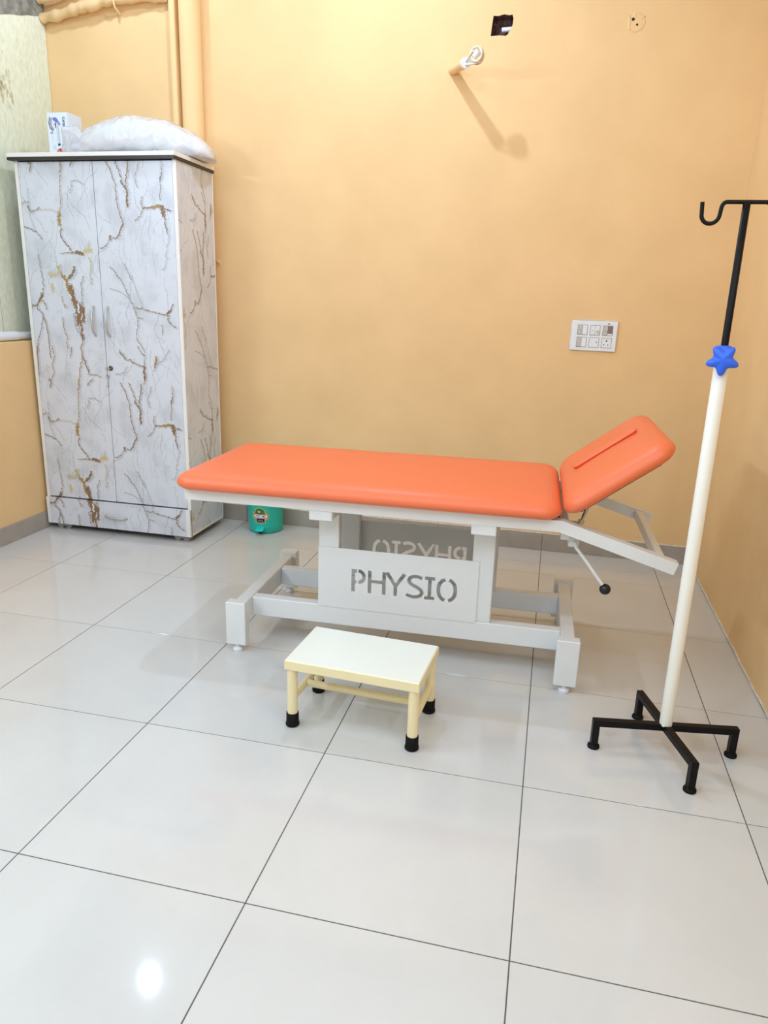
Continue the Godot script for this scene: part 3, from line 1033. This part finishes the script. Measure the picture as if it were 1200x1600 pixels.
func write(called: String, parent: Node3D, text: String, size: Vector2, at: Vector3, turn: float, mat: Material, serif := false) -> void:
	var f := SystemFont.new()
	f.font_names = PackedStringArray(["Droid Serif" if serif else "Droid Sans"])
	f.font_weight = 700
	var tm := TextMesh.new()
	tm.font = f
	tm.text = text
	tm.font_size = 32
	tm.pixel_size = 0.01
	tm.depth = 0.02
	tm.curve_step = 1.0
	var box := tm.get_aabb()
	var m := put(called, tm, mat, parent, at)
	m.rotation.z = turn
	m.scale = Vector3(size.x / maxf(box.size.x, 0.001), size.y / maxf(box.size.y, 0.001), 0.02)

func on_top() -> void:
	# carton
	var t := thing("nebulizer_carton", "small white printed carton standing on the wardrobe beside the bagged pillow", "box", Vector3(-1.437, 2.0125, -2.47), deg_to_rad(0))
	t.set_meta("origin", Vector3.ZERO)
	bx("carton", t, -0.06, 0.06, 0.0, 0.212, -0.06, 0.06, M.carton, 0.001)
	var st := start()
	var P := [Vector3(-0.058, 0.21, 0.0606), Vector3(0.058, 0.21, 0.0606), Vector3(0.058, 0.002, 0.0606), Vector3(-0.058, 0.002, 0.0606)]
	var U := [Vector2(0, 0), Vector2(1, 0), Vector2(1, 1), Vector2(0, 1)]
	for k in [0, 1, 2, 0, 2, 3]:
		st.set_uv(U[k])
		st.add_vertex(P[k])
	put("front_print", finish(st), M.carton_print, t)
	write("printed_word", t, "Gene-X", Vector2(0.072, 0.017), Vector3(0.038, 0.155, 0.061), -PI / 2, M.ink, true)
	write("printed_word", t, "NEBULIZER", Vector2(0.078, 0.011), Vector3(0.038, 0.058, 0.061), -PI / 2, M.ink)
	write("printed_word", t, "2", Vector2(0.009, 0.014), Vector3(-0.037, 0.117, 0.061), -PI / 2, M.ink)
	# pillow in a clear bag
	var pt := thing("bagged_pillow", "white pillow in a crumpled clear plastic bag lying on the wardrobe", "pillow", Vector3(-1.0, 2.0125, -2.468), deg_to_rad(17))
	put("pillow", pillow_mesh(0.0, 1), M.pillow, pt)
	put("plastic_bag", pillow_mesh(1.0, 2), M.bag, pt)

func pillow_mesh(bag: float, sd: int) -> ArrayMesh:
	var st := start()
	var nu := 72 if bag > 0 else 40
	var nv := 48 if bag > 0 else 28
	var f := FastNoiseLite.new()
	f.seed = sd
	f.frequency = 5.0
	f.fractal_octaves = 3
	f.fractal_type = FastNoiseLite.FRACTAL_RIDGED
	var fine := FastNoiseLite.new()
	fine.seed = sd + 4
	fine.frequency = 14.0
	fine.fractal_type = FastNoiseLite.FRACTAL_RIDGED
	fine.fractal_octaves = 2
	var grid := []
	for i in nu + 1:
		var s := -1.0 + 2.0 * i / nu
		var row := []
		# outline along the length: full body, thin at the right corner, a gathered mouth at the left
		var body := pow(maxf(1.0 - pow(absf((s - 0.12) / 0.9), 2.6), 0.0), 0.62) if absf((s - 0.12) / 0.9) < 1.0 else 0.0
		var hgt := 0.168 * body * lerpf(1.0, 0.8, smoothstep(0.15, 0.9, s))
		var wid := 0.165 * pow(body, 0.6)
		var x := s * 0.372
		if bag > 0.0:
			var mouth := smoothstep(-0.62, -0.86, s) * (1.0 - smoothstep(-0.93, -1.0, s) * 0.6)
			hgt = maxf(hgt + 0.01, 0.125 * mouth + 0.004)
			wid = maxf(wid + 0.008, 0.085 * mouth + 0.012)
		for k in nv:
			var a := TAU * k / nv
			var cy := sin(a)
			var cz := cos(a)
			var y := hgt * (0.42 + (0.58 if cy > 0 else 0.42) * signf(cy) * pow(absf(cy), 0.8))
			var z := wid * signf(cz) * pow(absf(cz), 0.75)
			var p := Vector3(x, y, z)
			var nrm := Vector3(0, cy, cz)
			var amt := (0.014 + 0.04 * smoothstep(-0.45, -0.85, s)) if bag > 0.0 else 0.003
			var bend := f.get_noise_3dv(p) * amt + (fine.get_noise_3dv(p) * (0.007 + 0.012 * smoothstep(-0.4, -0.8, s)) if bag > 0.0 else 0.0)
			p += nrm * bend
			p.y = maxf(p.y, 0.003 if bag > 0.0 else 0.006)
			row.append(p)
		grid.append(row)
	for i in nu:
		for k in nv:
			var k2 := (k + 1) % nv
			var c: Vector3 = Vector3((grid[i][0] + grid[i + 1][0]).x / 2, 0.05, 0)
			var mid: Vector3 = (grid[i][k] + grid[i + 1][k2]) / 2 - c
			quad(st, grid[i][k], grid[i][k2], grid[i + 1][k2], grid[i + 1][k], mid, 1)
	for e in [0, nu]:
		var cc := Vector3.ZERO
		for p in grid[e]:
			cc += p / nv
		for k in nv:
			tri(st, cc, grid[e][k], grid[e][(k + 1) % nv], Vector3(-1 if e == 0 else 1, 0, 0), 1)
	return finish(st)

# ---------------------------------------------------------------- on the walls
func wall_bits() -> void:
	# pipes
	var a := thing("drain_pipe", "thick vertical pipe painted peach in the back corner above the wardrobe", "pipe", Vector3(-0.852, 0, Z0 + 0.031))
	put("pipe", finish(lathe([[0.0, 0.002, 2], [0.057, 0.002, 3], [0.057, CEIL - 0.01, 3], [0.0, CEIL - 0.01, 2]], 32)), M.wall, a)
	var b := thing("riser_pipe", "thin vertical pipe painted peach beside the thick pipe", "pipe", Vector3(-0.957, 0, Z0 + 0.012))
	put("pipe", finish(lathe([[0.0, 0.002, 2], [0.024, 0.002, 3], [0.024, CEIL - 0.01, 3], [0.0, CEIL - 0.01, 2]], 20)), M.wall, b)
	# plastered-over conduit under the ceiling
	var c := thing("plastered_conduit", "uneven conduit under peach plaster along the top of the back wall", "conduit", Vector3(-1.34, 2.8, Z0))
	var path := []
	var radii := []
	for i in 40:
		var u := i / 39.0
		var x := lerpf(-1.735, -0.985, u)
		path.append(Vector3(x + 1.34, lerpf(-0.02, 0.045, smoothstep(0, 0.7, u)) + noise.get_noise_2d(x * 300, 7) * 0.012, 0.026 + 0.02 * sin(u * PI)))
		radii.append(0.022 + absf(noise.get_noise_2d(x * 400, 40)) * 0.02)
	put("plaster", finish(sweep(path, 0.02, 10, true, radii)), M.ledge, c)
	put("clip", finish(sweep([Vector3(0.068, 0.075, 0.02), Vector3(0.068, 0.05, 0.075), Vector3(0.068, 0.0, 0.055), Vector3(0.068, -0.018, 0.006)], 0.006, 8)), M.ledge, c)
	var e := thing("upper_conduit", "short broken conduit end beside the unpainted boards near the ceiling", "conduit", Vector3(-1.66, 2.86, Z0))
	put("conduit", finish(sweep([Vector3(-0.075, -0.002, 0.05), Vector3(0.02, 0.006, 0.05), Vector3(0.12, 0.03, 0.045), Vector3(0.2, 0.07, 0.04)], 0.02, 12)), M.ledge, e)
	# pipe lying on the ledge
	var d := thing("ledge_pipe", "white plastic pipe lying on the ledge beside the wardrobe", "pipe", Vector3(-1.698, 1.0735, -1.6))
	put("pipe", finish(sweep([Vector3(0, 0.026, -1.0), Vector3(0, 0.026, 1.1)], 0.021, 18)), M.pvc, d)
	put("coupling", finish(sweep([Vector3(0, 0.026, -0.66), Vector3(0, 0.026, -0.5)], 0.0255, 18)), M.pvc, d)
	# conduit stub with loose wire
	var s := thing("conduit_stub", "cut conduit sticking out of the wall with a loop of loose wire", "conduit", Vector3(0.545, 2.462, Z0))
	var tip := Vector3(0.105, -0.046, 0.26)
	put("conduit", finish(sweep([Vector3(-0.004, 0.0, -0.02), tip * 0.5 + Vector3(0, -0.003, 0), tip], 0.0215, 20)), M.ledge, s)
	var ww := start()
	var cc := Vector3(0.157, -0.024, 0.28)
	for k in 3:
		var ring := []
		for i in 25:
			var an := TAU * i / 24.0
			ring.append(cc + Vector3(cos(an) * (0.03 - 0.003 * k), sin(an) * (0.033 - 0.002 * k), 0.006 * k + 0.01 * sin(an + k)))
		sweep(ring, 0.0042, 8, false, [], 0.0, ww)
	sweep([tip + Vector3(-0.01, 0, -0.01), tip + Vector3(0.004, -0.012, 0.01), cc + Vector3(-0.01, -0.034, 0.004), cc + Vector3(0.018, -0.03, 0.012), cc + Vector3(0.028, 0.0, 0.012)], 0.0045, 8, true, [], 0.0, ww)
	sweep([tip + Vector3(-0.01, 0, -0.01), tip + Vector3(0.006, 0.006, 0.012), cc + Vector3(-0.022, 0.012, 0.014), cc + Vector3(0.0, 0.018, 0.014)], 0.004, 8, true, [], 0.0, ww)
	put("wire_loop", finish(ww), M.wire, s)
	put("wire_end", finish(sweep([cc + Vector3(-0.012, -0.008, 0.008), cc + Vector3(0.01, 0.012, 0.016)], 0.015, 12, true, [0.012, 0.016])), M.pvc, s)
	put("tape", finish(sweep([tip * 0.93, tip * 1.02], 0.0235, 18)), M.pvc, s)
	# conduit end inside the open socket hole
	var h := thing("hole_conduit", "white conduit end inside the square hole in the wall", "conduit", Vector3(0.80, 2.634, Z0 - 0.03))
	put("conduit", finish(sweep([Vector3(-0.022, 0, 0), Vector3(0.034, 0.002, 0.0)], 0.011, 16)), M.pvc, h)
	# plastered patch with screw holes
	var q := thing("plaster_patch", "rough plaster patch with two screw holes high on the wall", "patch", Vector3(1.405, 2.63, Z0))
	var lump := []
	for i in 9:
		var an := PI * i / 16.0
		lump.append([0.042 * cos(an) + noise.get_noise_1d(i * 40.0) * 0.003, 0.004 * sin(an)])
	var lm := put("plaster", finish(lathe(lump, 18)), M.wall, q)
	lm.rotation.x = PI / 2
	for v in [[-0.016, 0.012, 0.007], [0.004, -0.011, 0.005]]:
		put("screw_hole", finish(sweep([Vector3(v[0], v[1], 0.0), Vector3(v[0], v[1], 0.0048)], v[2], 10)), M.hole_dark, q)
	for v in [[-0.034, 0.03, -0.03, 0.0], [-0.03, 0.0, -0.028, -0.03], [-0.008, 0.034, -0.004, 0.015], [0.02, 0.012, 0.035, 0.025]]:
		put("plaster_flake", finish(sweep([Vector3(v[0], v[1], 0.002), Vector3(v[2], v[3], 0.002)], 0.003, 6)), M.ledge, q)
	# hook behind the wardrobe
	var k := thing("wall_hook", "small painted hook on the back wall right beside the wardrobe", "hook", Vector3(-0.742, 1.527, Z0))
	put("plate", finish(chamfered(Vector3(0.022, 0.03, 0.006), 0.002)), M.wall, k, Vector3(0, 0, 0.003))
	put("hook", finish(sweep([Vector3(0, 0.004, 0.004), Vector3(0, 0, 0.026), Vector3(0, 0.012, 0.034)], 0.006, 8)), M.wall, k)
	switchboard()

func switchboard() -> void:
	var t := thing("switchboard", "white switchboard with six modules on the back wall", "switchboard", Vector3(1.364, 1.2, Z0))
	t.rotation.z = deg_to_rad(-0.5)
	t.set_meta("origin", Vector3.ZERO)
	bx("plate", t, -0.115, 0.115, -0.076, 0.076, 0.0, 0.012, M.switch_white, 0.003)
	put("plaster_rim", finish(sweep([Vector3(-0.117, -0.07, 0.002), Vector3(-0.118, 0.02, 0.002), Vector3(-0.115, 0.078, 0.002), Vector3(0.0, 0.08, 0.002), Vector3(0.117, 0.077, 0.002)], 0.004, 6)), M.raw_plaster, t)
	for r in 2:
		for c in 3:
			var x := -0.06 + c * 0.0632
			var y := 0.03 - r * 0.0625
			var f := bx("module", t, x - 0.0255, x + 0.0255, y - 0.0255, y + 0.0255, 0.0105, 0.0128, M.switch_gap, 0.0005)
			f.set_meta("origin", f.position)
			if r == 1 and c == 2:
				bx("socket_face", f, x - 0.0235, x + 0.0235, y - 0.0235, y + 0.0235, 0.011, 0.0142, M.switch_white, 0.001)
				for p in [[0, 0.011, 0.004], [-0.0115, -0.009, 0.003], [0.0085, -0.009, 0.003]]:
					put("socket_hole", finish(sweep([Vector3(p[0], p[1], 0.001), Vector3(p[0], p[1], 0.0028)], p[2], 10)), M.hole_dark, f)
			elif c == 1 and r == 1:
				bx("blank_face", f, x - 0.0235, x + 0.0235, y - 0.0235, y + 0.0235, 0.011, 0.0142, M.switch_white, 0.001)
				put("indicator", finish(sweep([Vector3(0.0125, 0.002, 0.001), Vector3(0.0125, 0.002, 0.0028)], 0.003, 10)), M.hole_dark, f)
			else:
				var rk := bx("rocker", f, x - 0.0235, x - 0.0005, y - 0.0235, y + 0.0235, 0.0115, 0.0155, M.switch_grey if c != 1 else M.switch_white, 0.001)
				rk.rotation.y = deg_to_rad(5)
				put("dot", finish(sweep([Vector3(-0.012, -0.002, 0.003), Vector3(-0.012, -0.002, 0.0052)], 0.002, 8)), M.switch_gap, f)
				if c == 2:
					bx("regulator", f, x + 0.0005, x + 0.0235, y - 0.014, y + 0.0235, 0.0115, 0.0155, M.wire_dark, 0.001)
					bx("face", f, x + 0.0005, x + 0.0235, y - 0.0235, y - 0.0145, 0.0115, 0.0145, M.switch_white, 0.001)
				else:
					bx("face", f, x + 0.0005, x + 0.0235, y - 0.0235, y + 0.0235, 0.0115, 0.0148, M.switch_white, 0.001)
					if c == 1:
						put("knob", finish(sweep([Vector3(0.0125, -0.006, 0.003), Vector3(0.0125, -0.006, 0.010)], 0.007, 14)), M.switch_grey, f)
	bx("mark", t, 0.063, 0.075, 0.062, 0.067, 0.0115, 0.0125, M.switch_gap, 0.0003)

# ---------------------------------------------------------------- build
func _ready() -> void:
	var cam := Camera3D.new()
	cam.name = "camera"
	cam.fov = 70.368
	cam.position = Vector3(1.1777, 1.3302, 1.2548)
	cam.rotation_order = EULER_ORDER_YXZ
	cam.rotation_degrees = Vector3(-16.0095, 12.6200, 1.8158)
	add_child(cam)
	var env := Environment.new()
	env.background_mode = Environment.BG_COLOR
	env.background_color = Color.BLACK
	env.tonemap_mode = Environment.TONE_MAPPER_LINEAR
	env.tonemap_exposure = 1.05
	env.sdfgi_enabled = true
	env.ssao_enabled = true
	env.ssil_enabled = true
	var we := WorldEnvironment.new()
	we.name = "environment"
	we.environment = env
	add_child(we)
	make_materials()
	lamp(Vector3(-1.18, CEIL, -2.27), 0.42, "round ceiling light over the wardrobe")
	lamp(Vector3(0.22, CEIL, -1.8), 1.38, "round ceiling light over the couch")
	lamp(Vector3(0.6, CEIL, 0.5), 0.45, "round ceiling light in front of the step stool")
	lamp(Vector3(-0.6, CEIL, 0.6), 0.45, "round ceiling light at the left front of the room")
	lamp(Vector3(-0.9, CEIL, 2.2), 1.15, "round ceiling light at the left rear of the room")
	lamp(Vector3(1.2, CEIL, 2.2), 1.15, "round ceiling light at the right rear of the room")
	tube(Vector3(XR, 2.3, 0.1), PI / 2, 3.4, "white tube light on the left wall boards")
	tube(Vector3(X1, 2.35, 0.6), -PI / 2, 2.4, "white tube light on the right wall")
	room()
	couch()
	wardrobe()
	stool()
	stand()
	bin()
	on_top()
	wall_bits()
